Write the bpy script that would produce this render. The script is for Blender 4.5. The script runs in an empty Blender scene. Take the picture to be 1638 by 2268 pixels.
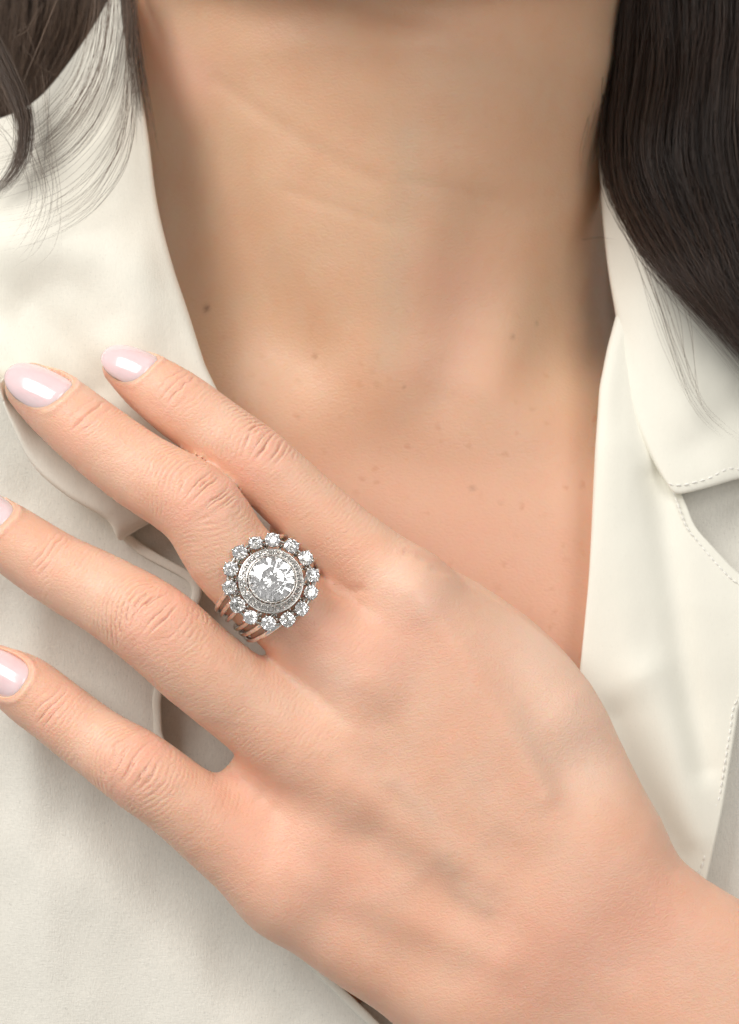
import bpy, bmesh, math, random
import numpy as np
from mathutils import Vector, Matrix

# ------------------------------------------------------------------ camera, light, exposure
MM = 0.001
DIST = 550.0                    # camera to the plane of the knuckles, mm
WID = 145.0                     # width of the view in that plane, mm
PX = WID / 1638.0
sc = bpy.context.scene
sc.render.engine = 'CYCLES'
sc.render.resolution_x, sc.render.resolution_y = 739, 1024
sc.cycles.use_denoising = True
sc.cycles.max_bounces = 24
sc.cycles.diffuse_bounces = 4
sc.cycles.glossy_bounces = 10
sc.cycles.transmission_bounces = 20
sc.cycles.transparent_max_bounces = 12
sc.cycles.sample_clamp_indirect = 16.0
sc.cycles.use_adaptive_sampling = True
sc.cycles.adaptive_threshold = 0.02
sc.cycles.blur_glossy = 0.3
sc.view_settings.view_transform = 'Standard'
sc.view_settings.look = 'None'
sc.view_settings.exposure = 0.12
sc.view_settings.gamma = 1.0

cam_d = bpy.data.cameras.new('camera')
cam = bpy.data.objects.new('camera', cam_d)
sc.collection.objects.link(cam)
cam.location = (0, -DIST * MM, 0)
cam.rotation_euler = (math.radians(90), 0, 0)
cam_d.sensor_fit = 'VERTICAL'
cam_d.sensor_height = 36.0
cam_d.lens = 36.0 * DIST / (WID * 1024 / 739)
cam_d.clip_start, cam_d.clip_end = 0.01, 50
cam_d.dof.use_dof = True
cam_d.dof.focus_distance = (DIST + 2) * MM
cam_d.dof.aperture_fstop = 20
sc.camera = cam

world = bpy.data.worlds.new('World')
sc.world = world
world.use_nodes = True
bg = world.node_tree.nodes['Background']
bg.inputs['Color'].default_value = (1.0, 0.97, 0.94, 1)
bg.inputs['Strength'].default_value = 0.37

def window_or_fill(center, target, cols, rows, pw, ph, gap, power, color):
    """a paned window or the added fill lamp: one area lamp for each pane"""
    c = Vector(center); d = (Vector(target) - c).normalized()
    q = d.to_track_quat('-Z', 'Y'); m = q.to_matrix()
    for i in range(cols):
        for j in range(rows):
            l = bpy.data.lights.new('window_or_fill_pane', 'AREA')
            l.shape = 'RECTANGLE'; l.size = pw; l.size_y = ph
            l.energy = power / (cols * rows); l.color = color
            o = bpy.data.objects.new('window_or_fill_pane', l)
            sc.collection.objects.link(o)
            off = m @ Vector(((i - (cols - 1) / 2) * (pw + gap), (j - (rows - 1) / 2) * (ph + gap), 0))
            o.location = c + off
            o.rotation_euler = q.to_euler()

window_or_fill((-0.95, -0.90, 1.08), (0, 0, 0), 2, 3, 0.40, 0.34, 0.04, 25.0, (1.0, 0.975, 0.945))
window_or_fill((0.75, -1.35, 0.55), (0, 0, 0), 1, 2, 0.80, 0.50, 0.08, 9.5, (1.0, 0.97, 0.93))  # added fill lamp near the camera for sparkle in the stones, no real window

# ------------------------------------------------------------------ small helpers
def px(u, v, y):
    """a point of the subject at depth y (mm); u, v measured on the photograph"""
    k = PX * (DIST + y) / DIST
    return np.array([(u - 819.0) * k, y, -(v - 1134.0) * k])

def uv_of(P):
    k = PX * (DIST + P[:, 1]) / DIST
    return P[:, 0] / k + 819.0, 1134.0 - P[:, 2] / k

def link(name, me, mat, parent=None):
    o = bpy.data.objects.new(name, me)
    sc.collection.objects.link(o)
    if mat is not None:
        me.materials.append(mat)
    o.parent = parent
    return o

def empty(name, label, cat, loc=(0, 0, 0)):
    o = bpy.data.objects.new(name, None)
    sc.collection.objects.link(o)
    o.empty_display_size = 0.01
    o.location = loc
    o['label'] = label; o['category'] = cat
    return o

def mesh_np(name, V, F, smooth=True):
    """V (n,3) in mm, F (m,k) all faces of the same size"""
    V = np.asarray(V, dtype=np.float32) * MM
    F = np.asarray(F, dtype=np.int32)
    k = F.shape[1]
    me = bpy.data.meshes.new(name)
    me.vertices.add(len(V)); me.vertices.foreach_set('co', V.ravel())
    me.loops.add(F.size); me.loops.foreach_set('vertex_index', F.ravel())
    me.polygons.add(len(F))
    me.polygons.foreach_set('loop_start', np.arange(0, F.size, k, dtype=np.int32))
    me.polygons.foreach_set('loop_total', np.full(len(F), k, dtype=np.int32))
    me.update(calc_edges=True); me.validate()
    me.polygons.foreach_set('use_smooth', np.full(len(me.polygons), smooth))
    return me

def set_attr(me, name, arr):
    a = me.attributes.new(name, 'FLOAT', 'POINT')
    a.data.foreach_set('value', np.asarray(arr, dtype=np.float32))

def hash3(i, j, k):
    h = (i.astype(np.int64) * 374761393 + j.astype(np.int64) * 668265263 + k.astype(np.int64) * 2147483647) & 0xFFFFFFFF
    h = ((h ^ (h >> 13)) * 1274126177) & 0xFFFFFFFF
    return ((h ^ (h >> 16)) & 0xFFFF) / 32767.5 - 1.0

def noise3(P, scale, seed=0):
    Q = P / scale + seed * 17.31
    I = np.floor(Q).astype(np.int64); f = Q - I
    f = f * f * (3 - 2 * f)
    out = 0
    for a in (0, 1):
        wx = f[:, 0] if a else 1 - f[:, 0]
        for b in (0, 1):
            wy = f[:, 1] if b else 1 - f[:, 1]
            for c in (0, 1):
                wz = f[:, 2] if c else 1 - f[:, 2]
                out = out + wx * wy * wz * hash3(I[:, 0] + a, I[:, 1] + b, I[:, 2] + c)
    return out

def catmull(C, n):
    """C (k,d) control points -> (n,d) samples"""
    C = np.asarray(C, dtype=float)
    k = len(C)
    E = np.vstack([2 * C[0] - C[1], C, 2 * C[-1] - C[-2]])
    t = np.linspace(0, k - 1 - 1e-9, n)
    i = t.astype(int); f = (t - i)[:, None]
    p0, p1, p2, p3 = E[i], E[i + 1], E[i + 2], E[i + 3]
    return 0.5 * (2 * p1 + (p2 - p0) * f + (2 * p0 - 5 * p1 + 4 * p2 - p3) * f ** 2 + (3 * p1 - p0 - 3 * p2 + p3) * f ** 3)

def sstep(a, b, x):
    t = np.clip((x - a) / (b - a), 0, 1)
    return t * t * (3 - 2 * t)

# ------------------------------------------------------------------ materials
def new_mat(name):
    m = bpy.data.materials.new(name); m.use_nodes = True
    nt = m.node_tree
    return m, nt, nt.nodes['Principled BSDF']

def N(nt, typ, **kw):
    n = nt.nodes.new(typ)
    for k, v in kw.items():
        if k.startswith('i_'):
            n.inputs[k[2:].replace('_', ' ')].default_value = v
        else:
            setattr(n, k, v)
    return n

def ramp(nt, src, a, b, lo=0.0, hi=1.0):
    n = N(nt, 'ShaderNodeMapRange'); n.interpolation_type = 'SMOOTHSTEP'
    nt.links.new(src, n.inputs['Value'])
    n.inputs['From Min'].default_value = a; n.inputs['From Max'].default_value = b
    n.inputs['To Min'].default_value = lo; n.inputs['To Max'].default_value = hi
    return n.outputs['Result']

def mixc(nt, fac, A, B, mode='MIX'):
    n = N(nt, 'ShaderNodeMix', data_type='RGBA', blend_type=mode)
    for s, val in ((n.inputs[0], fac), (n.inputs[6], A), (n.inputs[7], B)):
        if hasattr(val, 'is_output'):
            nt.links.new(val, s)
        elif isinstance(val, (int, float)):
            s.default_value = val
        else:
            s.default_value = (*val, 1)
    return n.outputs[2]

def mathn(nt, op, a, b=None):
    n = N(nt, 'ShaderNodeMath', operation=op)
    for i, val in enumerate((a, b)):
        if val is None: continue
        if hasattr(val, 'is_output'): nt.links.new(val, n.inputs[i])
        else: n.inputs[i].default_value = val
    return n.outputs[0]

def skin_material(name, base, hand):
    m, nt, p = new_mat(name)
    L = nt.links.new
    co = N(nt, 'ShaderNodeTexCoord').outputs['Object']
    def noise(scale, detail=3, rough=.55):
        n = N(nt, 'ShaderNodeTexNoise', i_Scale=scale, i_Detail=detail, i_Roughness=rough)
        L(co, n.inputs['Vector']); return n.outputs['Fac']
    mott = noise(60, 4)
    col = mixc(nt, ramp(nt, mott, .30, .72), base, tuple(c * k for c, k in zip(base, (1.0, .92, .885))))
    blot = noise(210, 3)
    col = mixc(nt, ramp(nt, blot, .5, .75, 0, .22), col, tuple(c * k for c, k in zip(base, (.96, .78, .72))))
    if hand:
        for nm, tint, amt in (('redness', (.82, .42, .32), .50), ('vein', (.52, .47, .39), .15), ('pale', (.90, .70, .57), .5), ('crease', (.66, .28, .19), .5)):
            a = N(nt, 'ShaderNodeAttribute', attribute_name=nm)
            col = mixc(nt, mathn(nt, 'MULTIPLY', a.outputs['Fac'], amt), col, tint)
    else:
        # freckles: small warm spots where the sun reaches
        v = N(nt, 'ShaderNodeTexVoronoi', i_Scale=300, i_Randomness=1.0); 
        wob = N(nt, 'ShaderNodeTexNoise', i_Scale=400, i_Detail=2); L(co, wob.inputs['Vector'])
        add = N(nt, 'ShaderNodeVectorMath', operation='MULTIPLY_ADD'); L(wob.outputs['Color'], add.inputs[0])
        add.inputs[1].default_value = (.003, .003, .003); L(co, add.inputs[2]); L(add.outputs[0], v.inputs['Vector'])
        spot = ramp(nt, v.outputs['Distance'], .04, .36, 1, 0)
        pick = N(nt, 'ShaderNodeSeparateColor'); L(v.outputs['Color'], pick.inputs[0])
        sel = ramp(nt, pick.outputs[0], .25, .95)
        a = N(nt, 'ShaderNodeAttribute', attribute_name='freckle')
        f = mathn(nt, 'MULTIPLY', mathn(nt, 'MULTIPLY', spot, sel), a.outputs['Fac'])
        col = mixc(nt, mathn(nt, 'MULTIPLY', f, .75), col, (.50, .25, .13))
        for nm, tint, amt in (('redness', (.78, .46, .36), .6), ('mole', (.16, .06, .03), .85), ('vein', (.50, .44, .33), .22)):
            a = N(nt, 'ShaderNodeAttribute', attribute_name=nm)
            col = mixc(nt, mathn(nt, 'MULTIPLY', a.outputs['Fac'], amt), col, tint)
    L(col, p.inputs['Base Color'])
    p.inputs['Subsurface Weight'].default_value = 1.0
    p.inputs['Subsurface Radius'].default_value = (1.0, .38, .22)
    p.inputs['Subsurface Scale'].default_value = 0.0019
    L(ramp(nt, noise(900, 2), .3, .7, .40, .54), p.inputs['Roughness'])
    p.inputs['Specular IOR Level'].default_value = .42
    # relief: crossed skin lines and pores
    v1 = N(nt, 'ShaderNodeTexVoronoi', feature='DISTANCE_TO_EDGE', i_Scale=1250 if hand else 1000)
    mp = N(nt, 'ShaderNodeMapping'); mp.inputs['Rotation'].default_value = (0, math.radians(35), 0)
    mp.inputs['Scale'].default_value = (.62, 1, 1.25)
    wob2 = N(nt, 'ShaderNodeTexNoise', i_Scale=700, i_Detail=2); L(co, wob2.inputs['Vector'])
    ad2 = N(nt, 'ShaderNodeVectorMath', operation='MULTIPLY_ADD'); L(wob2.outputs['Color'], ad2.inputs[0])
    ad2.inputs[1].default_value = (.0012, .0012, .0012); L(co, ad2.inputs[2])
    L(ad2.outputs[0], mp.inputs['Vector']); L(mp.outputs[0], v1.inputs['Vector'])
    e = ramp(nt, v1.outputs['Distance'], 0, .28)
    h = mathn(nt, 'ADD', mathn(nt, 'MULTIPLY', e, .5), mathn(nt, 'MULTIPLY', noise(1600, 3), .5))
    h = mathn(nt, 'ADD', h, mathn(nt, 'MULTIPLY', noise(420, 3), .9))
    b = N(nt, 'ShaderNodeBump'); b.inputs['Strength'].default_value = .36 if hand else .24
    b.inputs['Distance'].default_value = .00022
    L(h, b.inputs['Height']); L(b.outputs[0], p.inputs['Normal'])
    return m

def fabric_material(name, base, grain):
    m, nt, p = new_mat(name)
    L = nt.links.new
    co = N(nt, 'ShaderNodeTexCoord').outputs['Object']
    def tex(scale, sx, sz, rot, detail=2):
        mp = N(nt, 'ShaderNodeMapping'); mp.inputs['Scale'].default_value = (sx, 1, sz)
        mp.inputs['Rotation'].default_value = (0, math.radians(rot), 0)
        L(co, mp.inputs['Vector'])
        n = N(nt, 'ShaderNodeTexNoise', i_Scale=scale, i_Detail=detail, i_Roughness=.6); L(mp.outputs[0], n.inputs['Vector'])
        return n.outputs['Fac']
    w1 = tex(1500, 2.2, .55, 8); w2 = tex(1500, .5, 2.0, 8); w3 = tex(420, 1.5, .7, 20, 3)
    lumps = tex(45, 1, .6, 15, 3)
    pit = ramp(nt, tex(1900, 1.3, .8, 5, 1), .22, .36, 1, 0)
    c = mixc(nt, ramp(nt, lumps, .3, .7), base, tuple(x * y for x, y in zip(base, (.985, .985, .98))))
    c = mixc(nt, mathn(nt, 'MULTIPLY', ramp(nt, w1, .38, .62), .42 * grain), c, tuple(x * .80 for x in base))
    c = mixc(nt, mathn(nt, 'MULTIPLY', pit, .55 * grain), c, tuple(x * .45 for x in base))
    L(c, p.inputs['Base Color'])
    p.inputs['Roughness'].default_value = .6
    p.inputs['Specular IOR Level'].default_value = .33
    p.inputs['Sheen Weight'].default_value = .12
    p.inputs['Sheen Roughness'].default_value = .4
    h = mathn(nt, 'ADD', mathn(nt, 'MULTIPLY', w1, .6), mathn(nt, 'MULTIPLY', w2, .45))
    h = mathn(nt, 'ADD', h, mathn(nt, 'MULTIPLY', w3, .25))
    b = N(nt, 'ShaderNodeBump'); b.inputs['Strength'].default_value = grain; b.inputs['Distance'].default_value = .00035
    L(h, b.inputs['Height']); L(b.outputs[0], p.inputs['Normal'])
    return m

def metal_material(name, col, rough):
    m, nt, p = new_mat(name)
    co = N(nt, 'ShaderNodeTexCoord').outputs['Object']
    n = N(nt, 'ShaderNodeTexNoise', i_Scale=900, i_Detail=3); nt.links.new(co, n.inputs['Vector'])
    nt.links.new(mixc(nt, ramp(nt, n.outputs['Fac'], .35, .7), col, tuple(c * .78 for c in col)), p.inputs['Base Color'])
    nt.links.new(ramp(nt, n.outputs['Fac'], .3, .7, rough * .7, rough * 1.5), p.inputs['Roughness'])
    p.inputs['Metallic'].default_value = 1.0
    return m

def gem_material():
    m, nt, p = new_mat('diamond')
    co = N(nt, 'ShaderNodeTexCoord').outputs['Object']
    n = N(nt, 'ShaderNodeTexNoise', i_Scale=300, i_Detail=1); nt.links.new(co, n.inputs['Vector'])
    nt.links.new(mixc(nt, n.outputs['Fac'], (.99, .99, 1), (.97, .985, 1)), p.inputs['Base Color'])
    p.inputs['Roughness'].default_value = 0.0
    p.inputs['IOR'].default_value = 2.417
    p.inputs['Transmission Weight'].default_value = 1.0
    return m

def hair_material(name, dark, light):
    m, nt, p = new_mat(name)
    a = N(nt, 'ShaderNodeAttribute', attribute_name='tone')
    nt.links.new(mixc(nt, a.outputs['Fac'], dark, light), p.inputs['Base Color'])
    p.inputs['Roughness'].default_value = .38
    p.inputs['Specular IOR Level'].default_value = .5
    return m

def nail_material():
    m, nt, p = new_mat('nail_varnish')
    co = N(nt, 'ShaderNodeTexCoord').outputs['Object']
    n = N(nt, 'ShaderNodeTexNoise', i_Scale=120, i_Detail=1); nt.links.new(co, n.inputs['Vector'])
    a = N(nt, 'ShaderNodeAttribute', attribute_name='lunula')
    c = mixc(nt, n.outputs['Fac'], (.835, .605, .61), (.825, .615, .63))
    c = mixc(nt, mathn(nt, 'MULTIPLY', a.outputs['Fac'], .45), c, (.84, .70, .72))
    nt.links.new(c, p.inputs['Base Color'])
    p.inputs['Roughness'].default_value = .18
    p.inputs['Subsurface Weight'].default_value = .6
    p.inputs['Subsurface Radius'].default_value = (1, .6, .6)
    p.inputs['Subsurface Scale'].default_value = .0008
    p.inputs['Coat Weight'].default_value = 1.0
    p.inputs['Coat Roughness'].default_value = .11
    return m

M_NECK = skin_material('neck_skin', (.645, .425, .280), False)
M_HAND = skin_material('hand_skin', (.765, .495, .360), True)
M_CREPE = fabric_material('cream_crepe', (.80, .775, .685), .27)
M_SATIN = fabric_material('smooth_cream_crepe', (.795, .78, .69), .12)
M_SHEER = fabric_material('sheer_cream_crepe', (.75, .727, .655), .55)
M_THREAD = fabric_material('cream_thread', (.84, .83, .78), .1)
M_WHITE = metal_material('white_gold', (.90, .885, .855), .12)
M_GOLD = metal_material('pale_gold_wire', (.88, .895, .89), .12)
M_DARKM = metal_material('dark_white_gold', (.55, .53, .49), .22)  # darker tone of the white gold, on collets and gallery
M_GEM = gem_material()
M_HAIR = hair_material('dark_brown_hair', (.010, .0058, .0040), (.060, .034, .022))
M_HAIRL = hair_material('lit_brown_hair', (.034, .021, .014), (.16, .105, .072))  # lighter copy of the hair, its lit look put into the colour
M_NAIL = nail_material()

# ------------------------------------------------------------------ the person: neck, chest and jaw
person = empty('person', 'person in cream blouse laying a left hand with pale pink nails on the chest', 'person')

ROWS = np.array([  # z, half width, half depth, centre y, exponent, forward reach of jaw, drop of jaw
    (-150, 178, 108, 142, 2.6, 0, 0), (-110, 174, 104, 138, 2.6, 0, 0), (-70, 170, 98, 133, 2.6, 0, 0),
    (-30, 158, 90, 125.5, 2.5, 0, 0), (-5, 136, 82, 119.5, 2.4, 0, 0), (12, 104, 74, 114, 2.3, 0, 0), (28, 68, 65, 105, 2.2, 0, 0),
    (42, 57, 60, 100, 2.1, 0, 0), (60, 53.0, 58, 96, 2.1, 0, 0), (80, 53.5, 59, 95, 2.1, 0, 0), (96, 55.5, 60, 94, 2.1, 0, 0),
    (108, 57, 61, 94, 2.1, 1, 0), (115, 58, 62, 94, 2.1, 22, 4), (119, 58, 62, 94, 2.1, 34, 7),
    (123, 58, 62, 94, 2.1, 40, 7), (132, 59, 63, 94, 2.1, 42, 6), (150, 62, 66, 94, 2.1, 42, 0)], dtype=float)
RD = catmull(ROWS, 420)

def torso_y(x, z):
    i = np.clip(np.searchsorted(RD[:300, 0], z), 1, 299)
    r = RD[i]
    q = np.clip(1 - np.abs((x - 1.5) / r[..., 1]) ** r[..., 4], 0, 1)
    return r[..., 3] - r[..., 2] * q ** (1 / r[..., 4])

def seg_field(u, v, pts, width):
    """gaussian about a polyline on the photograph, in its pixels"""
    P = catmull(np.array(pts, float), 40)
    best = np.full(u.shape, 1e9)
    for a, b in zip(P[:-1], P[1:]):
        d = b - a; L2 = d @ d + 1e-9
        t = np.clip(((u - a[0]) * d[0] + (v - a[1]) * d[1]) / L2, 0, 1)
        best = np.minimum(best, (u - a[0] - t * d[0]) ** 2 + (v - a[1] - t * d[1]) ** 2)
    return np.exp(-best / (2 * width ** 2))

def build_torso():
    nth = 420
    # finer steps at the front
    g = np.linspace(-1, 1, nth, endpoint=False)
    th = np.pi * np.sign(g) * np.abs(g) ** 1.25
    V = []
    for r in RD:
        z, a, b, cy, n, ext, drop = r
        c, s = np.cos(th), np.sin(th)
        x = 1.5 + a * np.sign(s) * np.abs(s) ** (2 / n)
        y = cy - b * np.sign(c) * np.abs(c) ** (2 / n)
        w = np.clip(c, 0, 1) ** 5
        y = y - ext * w
        zz = z - drop * w
        V.append(np.stack([x, y, np.full(nth, z) - drop * w], 1))
    V = np.array(V)
    nr = len(V)
    P = V.reshape(-1, 3).copy()
    front = P[:, 1] < 118
    u, v = uv_of(P)
    d = np.zeros(len(P))
    G = lambda pts, w, amp: amp * seg_field(u, v, pts, w)
    d += G([(1330, 150), (1270, 380), (1190, 600), (1125, 760), (1075, 850)], 46, 1.0)      # tendon of the neck
    d += G([(1060, 480), (1040, 640), (1020, 780), (1000, 870)], 62, -1.5)                     # hollow beside it
    d += G([(880, 120), (880, 400), (870, 640), (880, 760)], 95, 1.5)                        # windpipe
    d += G([(560, 300), (650, 520), (760, 720), (850, 840)], 60, 1.0)
    d += G([(400, 380), (480, 560), (580, 720), (650, 800)], 85, -3.0)                       # hollow above the collarbone
    d += G([(440, 880), (620, 880), (780, 900), (880, 930)], 70, .9)                        # collarbones
    d += G([(1060, 915), (1180, 930), (1330, 900)], 70, .8)
    d += G([(1240, 560), (1230, 700), (1210, 820)], 55, -.7)
    d += G([(480, 180), (700, 330), (830, 400)], 14, -.25) + G([(640, 420), (860, 500)], 10, -.15) + G([(900, 400), (1100, 440)], 12, -.15)
    d += .5 * noise3(P, 22, 3) + .18 * noise3(P, 9, 4)
    nrm = np.zeros_like(P)
    A = V
    dth = np.roll(A, -1, 1) - np.roll(A, 1, 1)
    dz = np.gradient(A, axis=0)
    nn = np.cross(dth, dz).reshape(-1, 3)
    nn /= np.linalg.norm(nn, axis=1, keepdims=True) + 1e-9
    cen = np.array([0, 100, 0])
    sgn = np.sign((nn * (P - cen) * np.array([1, 1, 0])).sum(1, keepdims=True)); sgn[sgn == 0] = 1
    P = P + nn * sgn * (d * front)[:, None]
    idx = np.arange(nr * nth).reshape(nr, nth)
    Fq = np.stack([idx[:-1, :], np.roll(idx, -1, 1)[:-1, :], np.roll(idx, -1, 1)[1:, :], idx[1:, :]], -1).reshape(-1, 4)
    me = mesh_np('torso', P, Fq[:, ::1])
    u, v = uv_of(P)
    fre = np.clip(sstep(600, 1250, v) * .9 + .12, 0, 1) * front
    set_attr(me, 'freckle', fre)
    red = .9 * sstep(700, 1250, v) * (.85 + .15 * noise3(P, 14, 8)) + .5 * seg_field(u, v, [(1010, 640), (1000, 800)], 70) + .8 * seg_field(u, v, [(300, 60), (420, 180)], 50)
    set_attr(me, 'redness', np.clip(red, 0, 1) * front)
    mole = np.zeros(len(P))
    for mu, mv, r in ((458, 683, 5.0), (897, 856, 2.5), (1190, 716, 3.2), (1136, 746, 4.0), (1046, 1082, 4.2), (698, 790, 4.0)):
        mole = np.maximum(mole, np.exp(-(((u - mu) / r) ** 2 + ((v - mv) / (r * 1.3)) ** 2) / 1.2) * (1 if r == 5.0 else .45))
    set_attr(me, 'mole', mole * front)
    ve = seg_field(u, v, [(900, 300), (890, 480), (870, 640), (855, 800)], 26)
    set_attr(me, 'vein', np.clip(ve, 0, 1) * front)
    o = link('torso', me, M_NECK, person)
    o['label'] = 'bare neck and upper chest with light freckles'
build_torso()

# ------------------------------------------------------------------ the hand
FINGERS = {
    'index': ([(274, 812, 18, 49), (326, 846, 17, 67), (393, 893, 14, 77), (480, 957, 12, 78), (568, 1024, 10.5, 81), (690, 1136, 10.3, 84), (796, 1230, 10, 90), (895, 1316, 10, 100)], 33),
    'middle': ([(68, 858, 17, 58), (122, 896, 16, 76), (200, 960, 12.5, 83), (312, 1043, 8.5, 88), (437, 1122, 4.5, 95), (508, 1226, 4.5, 99), (588, 1306, 5.3, 100), (698, 1404, 6.5, 100), (815, 1500, 8, 108)], 30),
    'ring': ([(-66, 1122, 18, 52), (0, 1176, 15.5, 74), (118, 1256, 12.5, 83), (235, 1320, 8.5, 91), (343, 1390, 4.5, 100), (447, 1480, 4.5, 101), (560, 1570, 6.5, 102), (680, 1662, 7.5, 110), (780, 1740, 9, 112)], 22),
    'little': ([(-8, 1484, 19, 58), (56, 1524, 18, 75), (130, 1580, 16, 77), (215, 1645, 13.5, 80), (307, 1706, 9.5, 89), (410, 1782, 9.5, 91), (520, 1868, 11, 102), (640, 1962, 11.5, 114)], 10),
}
PALM = [
    [(895, 1316, 10, 96), (1050, 1530, 9.5, 104), (1200, 1760, 11, 112), (1300, 1905, 13, 120)],
    [(815, 1500, 8.5, 104), (960, 1690, 8.5, 106), (1130, 1880, 10.5, 112), (1230, 1980, 13, 120)],
    [(780, 1740, 9.5, 108), (930, 1868, 9.5, 108), (1080, 1990, 11.5, 114), (1160, 2060, 13, 120)],
    [(640, 1962, 12, 110), (775, 2062, 12, 114), (925, 2150, 13, 120), (1060, 2205, 14, 128)],
    [(1300, 1905, 13, 122), (1500, 2062, 14.5, 130), (1860, 2300, 17, 158), (2050, 2420, 18, 165)],
    [(1060, 2205, 14, 128), (1300, 2345, 15, 136), (1700, 2600, 17, 160)],
    [(1180, 2060, 12, 130), (1420, 2220, 13.5, 140), (1800, 2480, 16, 160)],
]
THUMB = [(1345, 1840, 16, 100), (1262, 1640, 17, 100), (1165, 1490, 18.5, 92), (1040, 1385, 20.5, 86), (900, 1310, 22, 82), (760, 1230, 23.5, 78), (660, 1170, 24.5, 62)]
WEBS = [[(800, 1250, 12, 50), (765, 1330, 12, 46), (700, 1395, 11, 50)], [(700, 1420, 11, 50), (640, 1510, 12, 46), (610, 1590, 11, 50)], [(600, 1620, 12, 46), (555, 1730, 13, 44), (520, 1850, 13, 46)],
        [(765, 1330, 11.5, 56), (860, 1430, 9.5, 92)], [(640, 1510, 11, 60), (780, 1630, 9.5, 95)], [(545, 1735, 14, 46), (600, 1775, 12.5, 70), (720, 1860, 11, 95)],
        [(950, 1345, 12, 72), (1060, 1450, 11.5, 86), (1190, 1600, 12, 98)], [(720, 1860, 10.5, 98), (860, 1955, 10, 108), (1010, 2060, 11, 116)], [(860, 1430, 9.5, 92), (1000, 1610, 9, 104), (1160, 1830, 10.5, 112)], [(780, 1630, 9, 98), (930, 1780, 9, 106), (1080, 1930, 11, 114)]]

def chain_pts(C, n):
    S = catmull(np.array(C, float), n)
    P = np.array([px(*q[:3]) for q in S]); R = S[:, 3] * PX
    return P, R

def chain_sdf(Q, P, R):
    best = np.full(len(Q), 1e9, dtype=np.float32)
    for a, b, ra, rb in zip(P[:-1], P[1:], R[:-1], R[1:]):
        d = b - a; L2 = float(d @ d)
        w = Q - a.astype(np.float32)
        t = np.clip(w @ (d / L2).astype(np.float32), 0, 1)
        w -= t[:, None] * d.astype(np.float32)
        best = np.minimum(best, np.sqrt((w * w).sum(1)) - (ra + t * (rb - ra)).astype(np.float32))
    return best

def boxed(Q, P, R, margin=14.0):
    lo = P.min(0) - R.max() - margin; hi = P.max(0) + R.max() + margin
    m = np.all((Q > lo) & (Q < hi), axis=1)
    out = np.full(len(Q), margin, dtype=np.float32)
    out[m] = np.minimum(chain_sdf(Q[m], P, R), margin)
    return out

def smin(a, b, k):
    h = np.clip(.5 + .5 * (b - a) / k, 0, 1)
    return b + (a - b) * h - k * h * (1 - h)

CH = {k: chain_pts(c, 30) for k, (c, r) in FINGERS.items()}
CHP = [chain_pts(c, 10) for c in PALM]
CHT = chain_pts(THUMB, 18)
CHW = [chain_pts(c, 6) for c in WEBS]   # webs and the flesh behind them

def hand_sdf(Q):
    palm = boxed(Q, *CHP[0])
    for c in CHP[1:]:
        palm = smin(palm, boxed(Q, *c), 12.0)
    for c in CHW:
        palm = smin(palm, boxed(Q, *c), 5.0)
    palm = smin(palm, boxed(Q, *CHT), 9.0)
    fing = None
    for k in CH:
        d = boxed(Q, *CH[k])
        fing = d if fing is None else smin(fing, d, .4)
    return smin(palm, fing, 4.5)

def surface_nets(F, org, h):
    s = F < 0
    nx, ny, nz = F.shape
    corners = [(i, j, k) for i in (0, 1) for j in (0, 1) for k in (0, 1)]
    cnt = np.zeros((nx - 1, ny - 1, nz - 1), dtype=np.int8)
    for i, j, k in corners:
        cnt += s[i:nx - 1 + i, j:ny - 1 + j, k:nz - 1 + k]
    act = (cnt > 0) & (cnt < 8)
    ids = np.full(act.shape, -1, dtype=np.int64)
    C = np.argwhere(act)
    ids[act] = np.arange(len(C))
    vals = {c: F[C[:, 0] + c[0], C[:, 1] + c[1], C[:, 2] + c[2]] for c in corners}
    acc = np.zeros((len(C), 3)); n = np.zeros(len(C))
    for a in corners:
        for ax in range(3):
            if a[ax]: continue
            b = list(a); b[ax] = 1; b = tuple(b)
            va, vb = vals[a], vals[b]
            m = (va < 0) != (vb < 0)
            t = np.where(m, va / np.where(m, va - vb, 1), 0)
            p = np.tile(np.array(a, float), (len(C), 1)); p[:, ax] += t
            acc += p * m[:, None]; n += m
    V = org + (C + acc / n[:, None]) * h
    faces = []
    for ax in range(3):
        sl0 = [slice(1, -1)] * 3; sl1 = [slice(1, -1)] * 3
        sl0[ax] = slice(0, -1); sl1[ax] = slice(1, None)
        a, b = s[tuple(sl0)], s[tuple(sl1)]
        E = np.argwhere(a != b)
        flip = a[a != b]
        o = np.ones(3, int); o[ax] = 0
        G = E + o
        u_, w_ = (ax + 1) % 3, (ax + 2) % 3
        def at(du, dw):
            g = G.copy(); g[:, u_] += du; g[:, w_] += dw
            return ids[g[:, 0], g[:, 1], g[:, 2]]
        q = np.stack([at(-1, -1), at(0, -1), at(0, 0), at(-1, 0)], 1)
        q[~flip] = q[~flip][:, ::-1]
        faces.append(q)
    return V, np.vstack(faces)

def subdivide(V, F):
    E = np.concatenate([F[:, [i, (i + 1) % 4]] for i in range(4)])
    E.sort(axis=1)
    U, inv = np.unique(E[:, 0] * len(V) + E[:, 1], return_inverse=True)
    ea, eb = U // len(V), U % len(V)
    n, ne, nf = len(V), len(U), len(F)
    V2 = np.vstack([V, (V[ea] + V[eb]) / 2, V[F].mean(1)])
    e = inv.reshape(4, nf) + n
    c = np.arange(nf) + n + ne
    F2 = np.concatenate([np.stack([F[:, i], e[i], c, e[(i + 3) % 4]], 1) for i in range(4)])
    return V2, F2

def edges_of(F):
    E = np.concatenate([F[:, [i, (i + 1) % 4]] for i in range(4)])
    return E

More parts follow.
